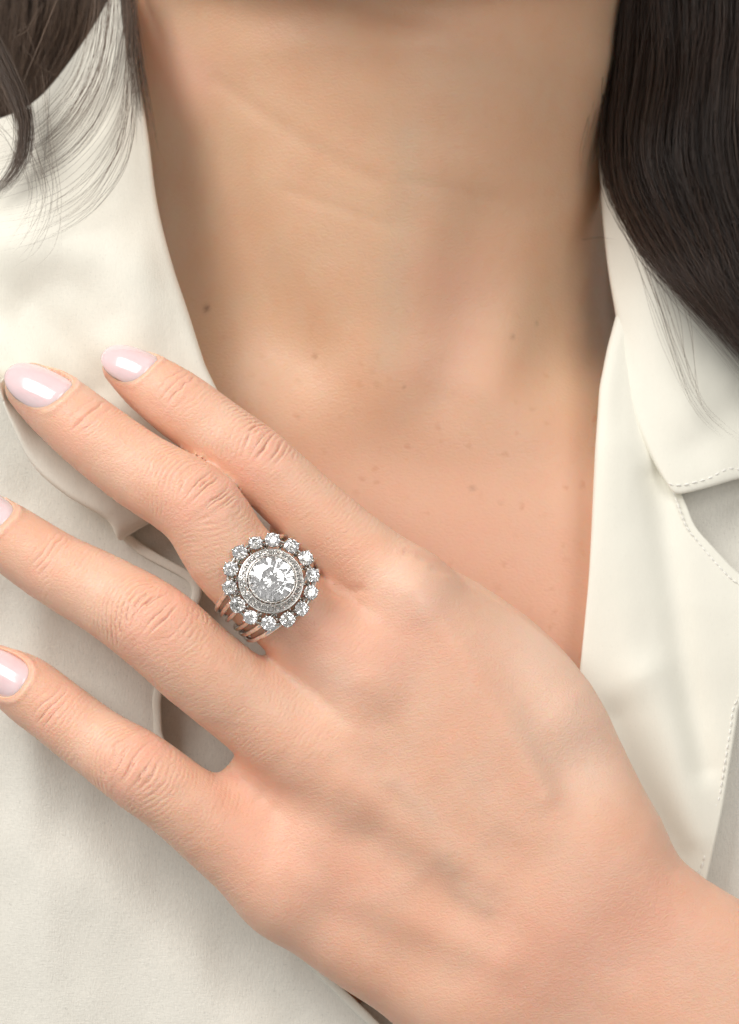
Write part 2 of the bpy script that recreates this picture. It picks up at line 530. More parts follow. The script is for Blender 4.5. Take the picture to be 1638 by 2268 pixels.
def smooth_mesh(V, F, it, lam=.5, mu=-.52):
    E = edges_of(F)
    deg = np.bincount(E[:, 0], minlength=len(V)) + np.bincount(E[:, 1], minlength=len(V))
    for k in range(it):
        for f in (lam, mu):
            A = np.zeros_like(V)
            for ax in range(3):
                A[:, ax] = np.bincount(E[:, 0], V[E[:, 1], ax], len(V)) + np.bincount(E[:, 1], V[E[:, 0], ax], len(V))
            V = V + f * (A / deg[:, None] - V)
    return V

def normals_of(V, F):
    a = V[F[:, 2]] - V[F[:, 0]]; b = V[F[:, 3]] - V[F[:, 1]]
    n = np.cross(a, b)
    A = np.zeros_like(V)
    for i in range(4):
        for ax in range(3):
            A[:, ax] += np.bincount(F[:, i], n[:, ax], len(V))
    return A / (np.linalg.norm(A, axis=1, keepdims=True) + 1e-12)

NAILS = {  # base along the spine from its tip end (mm), nail half width, overshoot past the tip
    'index': (7.2, 4.5, 1.0), 'middle': (9.2, 5.0, 1.0), 'ring': (10.0, 5.0, 1.0), 'little': (8.0, 4.4, 1.0)}

def finger_frame(k):
    C, roll = FINGERS[k]
    P, R = chain_pts(C, 160)
    T = np.gradient(P, axis=0); T /= np.linalg.norm(T, axis=1, keepdims=True)
    s = np.concatenate([[0], np.cumsum(np.linalg.norm(np.diff(P, axis=0), axis=1))])
    view = np.array([0, -1.0, 0])
    side = np.cross(T, view); side /= np.linalg.norm(side, axis=1, keepdims=True)   # across the finger
    side = np.where(side[:, 2:3] < 0, -side, side)                                    # pointing up in the picture
    dors = np.cross(side, T); dors = np.where(dors[:, 1:2] > 0, -dors, dors)
    r = math.radians(roll)
    D = dors * math.cos(r) + side * math.sin(r)
    S = side * math.cos(r) - dors * math.sin(r)
    return P, R, T, s, D, S

FR = {k: finger_frame(k) for k in FINGERS}
ROLL_END = 26.0    # the roll of a finger fades out towards its knuckle

def nail_frame(k):
    P, R, T, s, D, S = FR[k]
    sb, w, over = NAILS[k]
    ib = int(np.searchsorted(s, sb))
    base = P[ib] + D[ib] * (R[ib] - .25)
    tip = P[0] - T[0] * (R[0] + over - .3) * .96 + D[0] * R[0] * .30
    Lv = tip - base; L = np.linalg.norm(Lv); X = Lv / L
    Sd = S[ib] - X * (S[ib] @ X); Sd /= np.linalg.norm(Sd)
    Dn = np.cross(Sd, X); Dn = Dn if Dn @ D[ib] > 0 else -Dn
    return base, X, Sd, Dn, L, w

NF = {k: nail_frame(k) for k in FINGERS}

def nail_surface(k, a, b):
    """a across (-1..1), b along (-1 base .. 1 tip) -> points of the upper face"""
    base, X, Sd, Dn, L, w = NF[k]
    Rl = w * 1.12
    x = a * w * (1.0 - .10 * b)
    hgt = np.sqrt(np.maximum(Rl ** 2 - x ** 2, .02)) - Rl + 1.35 - 1.15 * b ** 2 * np.where(b > 0, 1.0, .75) + .25 * b
    return base + X * ((b + 1) / 2 * L)[:, None] + Sd * x[:, None] + Dn * hgt[:, None]

def FINGER_SEAM(V):
    """1 near the line where neighbouring fingers touch"""
    ds = []
    for k in FR:
        P, Rr = FR[k][0], FR[k][1]
        b = np.full(len(V), 1e9)
        for i in range(0, len(P), 4):
            b = np.minimum(b, np.sqrt(((V - P[i]) ** 2).sum(1)) - Rr[i])
        ds.append(b)
    ds = np.sort(np.array(ds), axis=0)
    return sstep(2.0, .8, ds[1] - ds[0]) * sstep(3.0, 1.5, ds[1])

def build_hand():
    h = .6
    lo = np.array([-92.0, -16, -134]); hi = np.array([104.0, 44, 40])
    cs = 5                                   # coarse cell in fine cells
    nc = np.ceil((hi - lo) / (h * cs)).astype(int)
    n = nc * cs + 1
    cc = [lo[i] + (np.arange(nc[i]) + .5) * h * cs for i in range(3)]
    X, Y, Z = np.meshgrid(*cc, indexing='ij')
    Q = np.stack([X, Y, Z], -1).reshape(-1, 3).astype(np.float32)
    dcoarse = hand_sdf(Q).reshape(nc)
    F = np.full(n, 5.0, dtype=np.float32)
    F[:-1, :-1, :-1] = np.repeat(np.repeat(np.repeat(np.where(dcoarse < 0, -5.0, 5.0), cs, 0), cs, 1), cs, 2)
    near = np.argwhere(np.abs(dcoarse) < h * cs * .87 + 1.2)
    r = np.arange(cs + 1)
    I, J, K = np.meshgrid(r, r, r, indexing='ij')
    off = np.stack([I, J, K], -1).reshape(-1, 3)
    G = (near[:, None, :] * cs + off[None]).reshape(-1, 3)
    key = np.unique((G[:, 0] * n[1] + G[:, 1]) * n[2] + G[:, 2])
    gi = np.stack([key // (n[1] * n[2]), (key // n[2]) % n[1], key % n[2]], 1)
    F[gi[:, 0], gi[:, 1], gi[:, 2]] = hand_sdf((lo + gi * h).astype(np.float32))
    F[0] = F[-1] = 3; F[:, 0] = F[:, -1] = 3; F[:, :, 0] = F[:, :, -1] = 3
    V, Fc = surface_nets(F, lo, h)
    V = smooth_mesh(V, Fc, 6)
    V, Fc = subdivide(V, Fc)
    V = smooth_mesh(V, Fc, 5)
    Nn = normals_of(V, Fc)
    if (Nn[:, 1] * (V[:, 1] - 12)).mean() < 0:
        Fc = Fc[:, ::-1]; Nn = -Nn
    u, v = uv_of(V)
    disp = np.zeros(len(V)); crease = np.zeros(len(V)); red = np.zeros(len(V)); vein = np.zeros(len(V)); pale = np.zeros(len(V))
    facing = sstep(.0, .45, -Nn[:, 1])
    # tendons, valleys and veins on the back of the hand
    G = lambda pts, w: seg_field(u, v, pts, w)
    sel = (u > 420) & (v > 1150) & (V[:, 1] < 14)
    us, vs = u[sel], v[sel]
    Gs = lambda pts, w: seg_field(us, vs, pts, w)
    dd = np.zeros(sel.sum())
    dd += .55 * Gs([(915, 1310), (1010, 1440), (1110, 1600), (1200, 1760)], 24)
    dd += .35 * Gs([(820, 1510), (960, 1690), (1080, 1830)], 24)
    dd += .45 * Gs([(770, 1735), (930, 1850), (1080, 1950)], 26)
    dd += .55 * Gs([(640, 1930), (780, 2000), (980, 2070), (1100, 2130)], 30)
    dd += -.3 * Gs([(880, 1420), (990, 1580), (1100, 1730)], 30)
    dd += -.45 * Gs([(690, 1560), (840, 1720), (960, 1830)], 34)
    dd += -.25 * Gs([(700, 1850), (840, 1900), (1000, 1980)], 34)
    dd += -.2 * Gs([(1130, 1480), (1200, 1600), (1260, 1720)], 30)
    dd += .5 * Gs([(880, 1290), (920, 1330)], 55) + .35 * Gs([(800, 1480), (830, 1520)], 70) + .3 * Gs([(750, 1700), (790, 1740)], 70) + .3 * Gs([(620, 1920), (660, 1960)], 66)
    vn = Gs([(870, 1730), (940, 1800), (985, 1880), (1010, 1960), (1080, 2010)], 15) + .6 * Gs([(1140, 1570), (1180, 1660), (1225, 1760)], 18) + .5 * Gs([(985, 1880), (900, 1960), (830, 1990)], 18) + .45 * Gs([(1010, 1650), (1080, 1780), (1150, 1850)], 16)
    dd += .30 * vn
    # folds where the index finger meets the thumb web
    for pts in ([(930, 1232), (965, 1244), (1010, 1256)], [(900, 1222), (940, 1226), (985, 1244)], [(960, 1258), (1010, 1268)]):
        g = Gs(pts, 7); dd -= .30 * g; crease[sel] += .22 * g
    g = Gs([(722, 1296), (760, 1310), (800, 1306)], 9); dd -= .4 * g; crease[sel] += .25 * g
    g = Gs([(515, 1715), (535, 1730)], 8); crease[sel] += .6 * g
    dd += .16 * noise3(V[sel], 11, 5) + .06 * noise3(V[sel], 4.5, 6)
    fade = sstep(430, 560, us) * sstep(1150, 1260, vs)
    disp[sel] += dd * facing[sel] * fade
    vein[sel] += np.clip(vn, 0, 1)
    vein[sel] += .12 * Gs([(700, 1860), (860, 1930), (1000, 1990)], 50) + .3 * Gs([(1180, 1620), (1230, 1740)], 50)
    pale[sel] += .8 * Gs([(1180, 1450), (1260, 1560), (1310, 1700)], 60) + .8 * Gs([(880, 1280), (930, 1320)], 40) + .7 * Gs([(680, 1520), (740, 1500)], 45)
    red[sel] += .5 * Gs([(560, 1820), (640, 1900), (760, 1960)], 80) + .5 * Gs([(720, 1400), (820, 1440), (900, 1400)], 70) + .6 * Gs([(1200, 2120), (1400, 2050)], 110)
    # fingers
    rng = np.random.default_rng(5)
    for k, (P, R, T, s, D, S) in FR.items():
        lo_, hi_ = P.min(0) - 12, P.max(0) + 12
        m = np.where(np.all((V > lo_) & (V < hi_), axis=1))[0]
        best = np.full(len(m), 1e9); bi = np.zeros(len(m), int)
        for i in range(0, len(P), 2):
            dq = ((V[m] - P[i]) ** 2).sum(1)
            w = dq < best; best[w] = dq[w]; bi[w] = i
        # this finger owns the vertex if its surface is the closest one
        own = np.sqrt(best) - R[bi]
        for k2, (P2, R2, *_r) in FR.items():
            if k2 == k: continue
            b2 = np.full(len(m), 1e9); i2 = np.zeros(len(m), int)
            for i in range(0, len(P2), 4):
                dq = ((V[m] - P2[i]) ** 2).sum(1); w = dq < b2; b2[w] = dq[w]; i2[w] = i
            other = np.sqrt(b2) - R2[i2] if k2 == [q for q in FR if q != k][0] else np.minimum(other, np.sqrt(b2) - R2[i2])
        wt = sstep(2.6, .4, own) * sstep(-.9, .7, other - own) * sstep(s[-1] + 1, s[-1] - 9, s[bi]) * sstep(-.25, .25, -Nn[m, 1])
        keep = wt > .002
        m, bi, wt = m[keep], bi[keep], wt[keep]
        q = V[m]; rel = q - P[bi]
        ss = s[bi] + (rel * T[bi]).sum(1)
        up = (rel * D[bi]).sum(1) / R[bi]; tt = (rel * S[bi]).sum(1)
        dorsal = sstep(-.02, .55, up)
        C = np.array(FINGERS[k][0], float)
        ctrl = np.linspace(0, s[-1], len(C))
        # joint positions: the control point of each joint
        def s_at(i): return s[int(round(i / (len(C) - 1) * (len(P) - 1)))]
        sd, sp, sk = s_at(2), s_at(4), s[-1]
        if k == 'middle' or k == 'ring': sp = s_at(4)
        ph = rng.uniform(0, 10)
        Q2 = np.stack([ss, tt, np.full(len(ss), ph)], 1)
        wob = 1.0 * noise3(Q2, 4.0, 1) + .45 * noise3(Q2, 1.6, 2)
        dd = np.zeros(len(ss)); cr = np.zeros(len(ss))
        # arcs round the middle knuckle
        ds = ss - sp
        phase = np.abs(ds) + tt ** 2 / 22 + .34 * wob
        def grooves(ph_, period, sharp):
            f = np.abs(((ph_ / period) % 1) - .5) * 2            # 1 on a groove
            return np.clip((f - (1 - sharp)) / sharp, 0, 1) ** 1.5
        strength = .5 + .5 * noise3(Q2, 5, 7)
        env = np.exp(-(np.maximum(np.abs(ds) - 2, 0) / np.where(ds < 0, 9.0, 6.0)) ** 2) * sstep(1.5, 3.5, np.abs(ds)) * dorsal
        g = grooves(phase, 1.02, .46) * env * np.clip(strength, .15, 1) * np.where(ds < 0, 1.15, .5)
        dd -= .46 * g; cr += .6 * g
        # deep folds on the knuckle itself
        ph2 = ds / np.maximum(.35, 1 - (tt / 9.5) ** 2) + .10 * tt * np.sin(ph) + .42 * wob + .35 * np.sin(ds * 1.7 + ph)
        env2 = np.exp(-(ds / 3.8) ** 2) * sstep(-.0, 1.0, 1 - np.abs(tt) / (R[bi] * .74)) * dorsal
        g = grooves(ph2, 1.75, .34) * env2 * np.clip(.45 + .8 * strength, .2, 1)
        dd -= .82 * g; cr += 1.0 * g
        ph3 = tt * .9 + ds * .5 + 1.2 * wob
        g = .5 * grooves(ph3, 2.6, .25) * env2 * np.clip(noise3(Q2, 3, 9), 0, 1)
        dd -= .26 * g; cr += .5 * g
        dd += .18 * np.exp(-(ds / 4.2) ** 2 - (tt / 5) ** 2) * dorsal + .16 * noise3(Q2, 2.4, 10) * env2
        # last joint
        de = ss - sd
        env3 = np.exp(-(de / 2.2) ** 2) * dorsal * sstep(0, .5, 1 - np.abs(tt) / (R[bi] * .8))
        g = grooves(de + .7 * wob + tt ** 2 / 40, 1.55, .34) * env3 * np.clip(.4 + strength, .1, 1)
        dd -= .5 * g; cr += .7 * g
        # fine cross lines along the finger
        env4 = sstep(sd - 1, sd + 2, ss) * sstep(sk + 2, sk - 8, ss) * dorsal
        g = grooves(ss + .8 * wob + tt ** 2 / 45, .93, .5) * env4 * np.clip(.2 + strength, 0, 1)
        dd -= .13 * g; cr += .16 * g
        red[m] += wt * (.75 * np.exp(-(ds / 4.5) ** 2) * dorsal + .45 * np.exp(-(de / 4) ** 2) * dorsal + .55 * sstep(12, 3, ss) + .35 * sstep(.25, -.5, up))
        pale[m] += wt * .35 * np.exp(-((ss - (sd + sp) / 2) / 4) ** 2) * dorsal
        dd += .10 * noise3(q, 3.2, 11)
        # nail bed and the fold of skin round it
        base, X, Sd, Dn, L, w = NF[k]
        rq = q - base
        b = (rq @ X) / L * 2 - 1
        a = (rq @ Sd) / (w * (1 - .10 * np.clip(b, -1, 1)))
        hh = rq @ Dn
        onside = hh > -3.5
        rad = (np.abs(a) ** 2.5 + np.abs(b) ** 2.5) ** (1 / 2.5)
        ins = onside & (rad < 1.02)
        target = nail_surface(k, np.clip(a, -1, 1), np.clip(b, -1, 1))
        tgt_h = ((target - base) @ Dn) - .75
        push = np.zeros(len(ss)); push[ins] = np.minimum(0, (tgt_h - hh)[ins]) * sstep(1.02, .9, rad[ins])
        V[m] += Dn * (push * wt)[:, None]
        fold = np.exp(-((rad - 1.14) / .085) ** 2) * onside * sstep(.7, -.1, b) * sstep(-3.2, -1.5, hh)
        dd += .26 * fold
        rim = np.exp(-((rad - 1.03) / .04) ** 2) * onside * sstep(.5, -.3, b)
        cr += .35 * rim
        pale[m] += .45 * fold * sstep(-.3, -.9, b)
        disp[m] += dd * wt; crease[m] += cr * wt
    seam = FINGER_SEAM(V)
    disp *= 1 - seam; crease *= 1 - seam
    V = V + Nn * disp[:, None]
    # ease the seams where two fingers press together
    E = edges_of(Fc)
    deg = np.bincount(E[:, 0], minlength=len(V)) + np.bincount(E[:, 1], minlength=len(V))
    wk = None
    for it in range(30):
        A = np.stack([np.bincount(E[:, 0], V[E[:, 1], ax], len(V)) + np.bincount(E[:, 1], V[E[:, 0], ax], len(V)) for ax in range(3)], 1) / deg[:, None] - V
        if wk is None:
            wk = np.maximum(seam, 0) ** .5
        V = V + .6 * A * wk[:, None]
    me = mesh_np('hand', V, Fc)
    for nm, arr in (('redness', red), ('vein', vein), ('pale', pale), ('crease', crease)):
        set_attr(me, nm, np.clip(arr, 0, 1))
    o = link('hand', me, M_HAND, person)
    o['label'] = 'left hand laid on the chest with slightly spread fingers'
    return o

hand = build_hand()

def build_nails():
    for k in FINGERS:
        nr, na = 14, 56
        pts = [(0.0, 0.0)]
        for i in range(1, nr + 1):
            rho = i / nr
            for j in range(na):
                p = 2 * math.pi * j / na
                n_ = 2.5
                c, s_ = math.cos(p), math.sin(p)
                pts.append((rho * math.copysign(abs(c) ** (2 / n_), c), rho * math.copysign(abs(s_) ** (2 / n_), s_)))
        A = np.array(pts)
        top = nail_surface(k, A[:, 0], A[:, 1])
        base, X, Sd, Dn, L, w = NF[k]
        rho = np.concatenate([[0], np.repeat(np.arange(1, nr + 1) / nr, na)])
        top = top - Dn * (sstep(.86, 1.0, rho) ** 2 * .30)[:, None]
        bot = top - Dn * .55
        Vn = np.vstack([top, bot]); nt_ = len(top)
        F = []
        for j in range(na):
            F.append((0, 1 + j, 1 + (j + 1) % na)); F.append((nt_, nt_ + 1 + (j + 1) % na, nt_ + 1 + j))
        for i in range(nr - 1):
            for j in range(na):
                a0 = 1 + i * na + j; a1 = 1 + i * na + (j + 1) % na; b0 = a0 + na; b1 = a1 + na
                F += [(a0, b0, b1), (a0, b1, a1), (nt_ + a0, nt_ + b1, nt_ + b0), (nt_ + a0, nt_ + a1, nt_ + b1)]
        e0 = 1 + (nr - 1) * na
        for j in range(na):
            a0 = e0 + j; a1 = e0 + (j + 1) % na
            F += [(a0, nt_ + a0, nt_ + a1), (a0, nt_ + a1, a1)]
        me = mesh_np('nail', Vn, F)
        lun = sstep(-.35, -1.0, np.concatenate([A[:, 1], A[:, 1]]))
        set_attr(me, 'lunula', lun)
        bm = bmesh.new(); bm.from_mesh(me); bmesh.ops.recalc_face_normals(bm, faces=bm.faces); bm.to_mesh(me); bm.free()
        link('nail', me, M_NAIL, hand)
build_nails()

# ------------------------------------------------------------------ the blouse
blouse = empty('blouse', 'cream crepe blouse with wide open notched collar', 'blouse')

def net_surface(net, ns, nt):
    """net: rows of (u, v, y) -> dense grid of points in mm and its (u, v)"""
    A = np.array(net, float)
    r, c, _ = A.shape
    B = np.stack([catmull(A[:, j], ns) for j in range(c)], 1)
    Cc = np.stack([catmull(B[i], nt) for i in range(ns)], 0)
    return Cc

def cloth(name, net, ns, nt, mat, folds=(), thick=.45, lump=.5, seed=1):
    C = net_surface(net, ns, nt)
    u, v, y = C[..., 0].ravel(), C[..., 1].ravel(), C[..., 2].ravel().copy()
    for pts, w, amp in folds:
        y -= amp * seg_field(u, v, pts, w)
    Puv = np.stack([u, v * .55, np.zeros_like(u)], 1)
    y += lump * noise3(Puv, 120, seed) + lump * .18 * noise3(Puv, 48, seed + 1) + .02 * noise3(Puv, 16, seed + 2)
    k = PX * (DIST + y) / DIST
    P = np.stack([(u - 819) * k, y, -(v - 1134) * k], 1)
    idx = np.arange(ns * nt).reshape(ns, nt)
    F = np.stack([idx[:-1, :-1], idx[:-1, 1:], idx[1:, 1:], idx[1:, :-1]], -1).reshape(-1, 4)
    me = mesh_np(name, P, F)
    o = link(name, me, mat, blouse)
    so = o.modifiers.new('thickness', 'SOLIDIFY'); so.thickness = thick * MM; so.offset = 0
    return o, C

# collar and lapel on the person's right: one turned-over piece, its edges rolled
LC = [
    [(262, -60, 74), (268, -60, 66), (266, -58, 65), (262, -50, 66), (258, -40, 68), (252, -20, 72), (246, 10, 76)],
    [(286, 118, 66), (297, 120, 53), (284, 122, 51), (250, 130, 51), (205, 145, 54), (150, 170, 60), (92, 214, 68)],
    [(310, 300, 54), (326, 300, 43), (302, 296, 40.5), (235, 280, 39), (150, 265, 41), (60, 265, 47), (-50, 285, 55)],
    [(328, 450, 48), (346, 450, 38), (318, 440, 35), (230, 410, 33), (120, 375, 34), (10, 350, 38), (-110, 340, 45)],
    [(358, 580, 44), (378, 580, 34), (342, 566, 31), (240, 530, 28), (120, 480, 29), (0, 440, 33), (-130, 410, 39)],
    [(395, 692, 40), (414, 690, 31), (372, 676, 28), (260, 640, 25.5), (130, 590, 25.5), (0, 540, 28), (-130, 490, 33)],
    [(430, 802, 37), (449, 800, 29), (402, 790, 27), (290, 765, 25.2), (150, 720, 25), (20, 660, 26), (-110, 600, 30)],
    [(478, 942, 36), (497, 938, 29), (425, 920, 27), (300, 875, 25.6), (170, 820, 25.2), (60, 770, 25.5), (-80, 700, 28)],
    [(420, 1085, 34), (428, 1078, 28), (335, 1040, 26.5), (222, 985, 25), (120, 920, 23.5), (52, 860, 23), (-50, 780, 24)],
    [(286, 1180, 31), (272, 1186, 24.5), (240, 1143, 21.5), (152, 1092, 19.5), (76, 1026, 18.5), (26, 935, 17), (-8, 845, 15.5)],
    [(296, 1172, 36), (284, 1178, 33), (252, 1128, 31), (166, 1074, 29), (94, 1010, 28), (44, 920, 27), (12, 832, 25)],
]
c_left, LCs = cloth('collar', LC, 260, 170, M_CREPE, lump=.7, seed=3, folds=[
    ([(330, 900), (300, 760), (330, 620)], 50, 1.2), ([(200, 860), (150, 760), (60, 690)], 38, -2.2),
    ([(-20, 520), (120, 520), (300, 560)], 48, 1.6), ([(40, 640), (160, 640), (230, 700)], 40, -1.2), ([(90, 860), (60, 800), (0, 760)], 30, 1.4)])

# front of the blouse on that side
FV = [740, 940, 1100, 1185, 1232, 1256, 1270, 1310, 1420, 1540, 1630, 1770, 1920, 2060, 2195, 2300, 2440]
FRt = [240, 250, 255, 276, 330, 385, 425, 440, 398, 345, 350, 420, 515, 622, 752, 862, 1010]
FY = [33, 31.5, 30, 29.5, 29, 28.5, 28, 28, 27.5, 27, 27, 27, 26.5, 26, 25.5, 25, 25]
VV = np.arange(740, 2441, 34.0)
FRt, FY = np.interp(VV, FV, FRt), np.interp(VV, FV, FY)
net = []
for v_, r_, y_ in zip(VV, FRt, FY):
    L_ = -230
    row = [(r_ - 12, v_ + 6, y_ + 3.5), (r_, v_, y_), (r_ - 22, v_ + 3, y_ - .5)]
    for t_ in (.25, .5, .75, 1.0):
        uu = (r_ - 22) + (L_ - r_ + 22) * t_
        row.append((uu, v_, y_ + 1.0 + 6 * t_ ** 2))
    net.append(row)
front_l, FLs = cloth('front_panel', net, 260, 130, M_SHEER, lump=1.0, seed=11, folds=[
    ([(60, 1180), (90, 1300), (85, 1500), (70, 1800), (95, 2050), (120, 2500)], 34, 1.1), ([(200, 1960), (330, 2100), (480, 2300)], 70, 1.2),
    ([(-150, 1850), (-20, 1880), (60, 1900), (130, 2000), (160, 2200)], 60, .7), ([(250, 1800), (330, 1900), (470, 2060), (640, 2260)], 60, -1.6), ([(210, 1330), (260, 1480), (300, 1600)], 50, 1.0)])

# facing of the opening, in shade under the hand
net = [[(u_ + (v_ - 1150) * .12 * (1 if q < 3 else .6), v_, y_) for q, u_ in enumerate((230, 330, 430, 530, 600, 640))] for v_, y_ in ((1120, 33.5), (1250, 33.2), (1400, 32.6), (1600, 32), (1800, 31.5), (2000, 31), (2300, 30))]
cloth('facing', net, 100, 60, M_SHEER, lump=.8, seed=61)

# rolled hem along the opening
Wp = np.array([px(*C_) + np.array([0, -.5, 0]) for C_ in FLs[:, int(round(129 / 6 * 1.1))]])[40:]
Wp = np.stack([np.convolve(np.pad(Wp[:, i], 2, mode='edge'), np.ones(5) / 5, 'valid') for i in range(3)], 1)
Tn = np.gradient(Wp, axis=0); Tn /= np.linalg.norm(Tn, axis=1, keepdims=True)
S1 = np.cross(Tn, [0, -1, 0]); S1 /= np.linalg.norm(S1, axis=1, keepdims=True); S2 = np.cross(Tn, S1)
ang = np.linspace(0, 2 * np.pi, 10, endpoint=False)
wv = 1 + .10 * noise3(Wp, 3.0, 2)[:, None]
HV = np.stack([Wp + S1 * (1.0 * math.cos(a) * wv) + S2 * (.42 * math.sin(a) * wv) for a in ang], 1).reshape(-1, 3)
hi_ = np.arange(len(Wp) * 10).reshape(len(Wp), 10)
HF = np.stack([hi_[:-1], np.roll(hi_, -1, 1)[:-1], np.roll(hi_, -1, 1)[1:], hi_[1:]], -1).reshape(-1, 4)
link('hem', mesh_np('hem', HV, HF), M_CREPE, front_l)

# lapel on the person's left
RV = [640, 700, 780, 860, 1000, 1085, 1175, 1275, 1340, 1420, 1480, 1545, 1800, 1940, 2150, 2400]
RL = [1384, 1367, 1346, 1331, 1321, 1317, 1313, 1308, 1303, 1296, 1289, 1282, 1262, 1250, 1230, 1210]
RR = [1420, 1440, 1455, 1470, 1500, 1506, 1545, 1640, 1722, 1750, 1710, 1642, 1600, 1568, 1520, 1465]
RYk = [50, 45, 41.5, 39, 36.5, 35, 33.5, 32.5, 31.8, 31, 30.3, 30, 28, 27, 26, 25]
RY = np.polyval(np.polyfit(RV, RYk, 4), RV)
VV = np.arange(640, 2401, 44.0)
RL, RR, RY = np.interp(VV, RV, RL), np.interp(VV, RV, RR), np.interp(VV, RV, RY)
ker = np.array([.25, .5, .25])
RY = np.convolve(np.pad(RY, 1, mode='reflect', reflect_type='odd'), ker, 'valid')
net = []
for v_, l_, r_, y_ in zip(VV, RL, RR, RY):
    row = [(l_ + 18, v_, y_ + 8), (l_, v_, y_), (l_ + 16, v_, y_ - 1.8)]
    for t_ in (.3, .6, 1.0):
        row.append((l_ + 16 + (r_ - l_ - 16) * t_, v_, y_ - 2.2 + 3.2 * t_))
    net.append(row)
lap_r, LRs = cloth('lapel', net, 300, 110, M_SATIN, lump=.55, seed=21, folds=[
    ([(1455, 1060), (1490, 1300), (1520, 1500), (1560, 1700)], 24, -1.3), ([(1440, 1500), (1500, 1680), (1540, 1850)], 34, 1.4),
    ([(1370, 1000), (1380, 1300), (1400, 1500)], 40, .8), ([(1360, 1600), (1420, 1760), (1500, 1880)], 34, -1.6)])

# collar on the person's left, lying over the lapel
CR = [
    [(1335, 230, 88), (1322, 232, 78), (1335, 228, 74), (1400, 210, 70), (1500, 190, 74), (1620, 170, 84), (1760, 150, 98)],
    [(1345, 350, 80), (1330, 352, 69), (1345, 348, 65), (1415, 335, 60), (1510, 315, 62), (1625, 300, 70), (1770, 290, 82)],
    [(1356, 480, 70), (1338, 482, 60), (1356, 478, 56), (1430, 460, 50.5), (1525, 440, 51), (1635, 425, 58), (1780, 415, 70)],
    [(1370, 600, 63), (1351, 602, 53), (1370, 596, 49.5), (1445, 575, 45), (1540, 560, 45.5), (1645, 545, 51), (1790, 535, 62)],
    [(1388, 696, 57), (1367, 698, 47), (1388, 690, 43.5), (1460, 668, 41), (1552, 655, 42), (1655, 645, 47), (1800, 640, 57)],
    [(1412, 880, 45), (1396, 880, 39.4), (1416, 874, 37.6), (1482, 850, 37), (1568, 830, 38), (1665, 815, 42), (1800, 800, 51)],
    [(1452, 998, 39), (1440, 1000, 35.4), (1460, 996, 34.2), (1520, 975, 34.5), (1590, 955, 36), (1675, 935, 40), (1800, 915, 48)],
    [(1494, 1082, 35.5), (1486, 1080, 33.5), (1502, 1087, 32.8), (1560, 1074, 33.5), (1625, 1055, 35), (1690, 1040, 38), (1800, 1020, 46)],
    [(1500, 1078, 37), (1492, 1074, 35.6), (1508, 1078, 35.4), (1562, 1064, 36.5), (1626, 1046, 38), (1690, 1030, 41), (1800, 1010, 49)],
]
coll_r, CRs = cloth('collar', CR, 220, 120, M_SATIN, lump=.5, seed=31, folds=[
    ([(1440, 640), (1480, 800), (1530, 950)], 40, .9), ([(1540, 980), (1640, 900)], 34, -1.0)])

# front of the blouse behind that lapel
net = []
for v_ in (960, 1040, 1100, 1200, 1320, 1500, 1700, 1900, 2100, 2420):
    y_ = float(np.interp(v_, [960, 1100, 1320, 1600, 2400], [44, 40.5, 38, 35.5, 31]))
    net.append([(1400 - max(0, v_ - 1700) * 1.15 + q * (480 + max(0, v_ - 1700) * 1.15) / 5, v_, y_ + dy) for q, dy in enumerate((0, 0, 0, .5, 2, 5))])
cloth('front_panel', net, 140, 70, M_SHEER, lump=.8, seed=41, folds=[([(1640, 1060), (1600, 1160), (1660, 1260)], 40, -1.5)])

# shoulders of the blouse behind the collars
for sgn, nm in ((-1, 'yoke'), (1, 'yoke')):
    net = []
    for v_, in ((-80,), (60,), (200,), (330,), (460,), (700,), (1000,)):
        row = []
        for q in range(6):
            uu = (180 - q * 95) if sgn < 0 else (1440 + q * 95)
            row.append((uu, v_ + q * 26, 112 - 42 * sstep(0, 900, v_) + q * 1.5))
        net.append(row)
    cloth(nm, net, 70, 50, M_CREPE, lump=1.2, seed=51 + sgn)

def stitching(C, path, off_y, n, length=1.25, rad=.16):
    """a row of thread stitches lying on the cloth; path: list of (row, col) fractions of its grid"""
    ns, nt = C.shape[:2]
    Pth = catmull(np.array(path, float), 400)
    W = np.array([px(*C[min(int(a * (ns - 1)), ns - 1), min(int(b * (nt - 1)), nt - 1)]) for a, b in Pth])
    W = np.stack([np.convolve(np.pad(W[:, i], 6, mode='edge'), np.ones(13) / 13, 'valid') for i in range(3)], 1)
    s = np.concatenate([[0], np.cumsum(np.linalg.norm(np.diff(W, axis=0), axis=1))])
    Vv, Ff = [], []
    step = s[-1] / n
    for i in range(n):
        a = np.array([np.interp(i * step + .1 * length, s, W[:, j]) for j in range(3)])
        b = np.array([np.interp(i * step + length, s, W[:, j]) for j in range(3)])
        d = b - a; L = np.linalg.norm(d) + 1e-9; d /= L
        sd = np.cross(d, [0, -1, 0]); sd /= np.linalg.norm(sd) + 1e-9
        up = np.array([0, -1.0, 0])
        st = len(Vv)
        for t, r in ((0, .35), (.2, 1), (.8, 1), (1, .35)):
            c = a + d * L * t + up * (off_y + .12 * math.sin(t * math.pi))
            for q in range(6):
                w = 2 * math.pi * q / 6
                Vv.append(c + (sd * math.cos(w) + up * math.sin(w)) * rad * r)
        for t in range(3):
            for q in range(6):
                Ff.append((st + t * 6 + q, st + t * 6 + (q + 1) % 6, st + (t + 1) * 6 + (q + 1) % 6, st + (t + 1) * 6 + q))
    me = mesh_np('stitching', Vv, Ff)
    o = link('stitching', me, M_THREAD, blouse); o['kind'] = 'stuff'

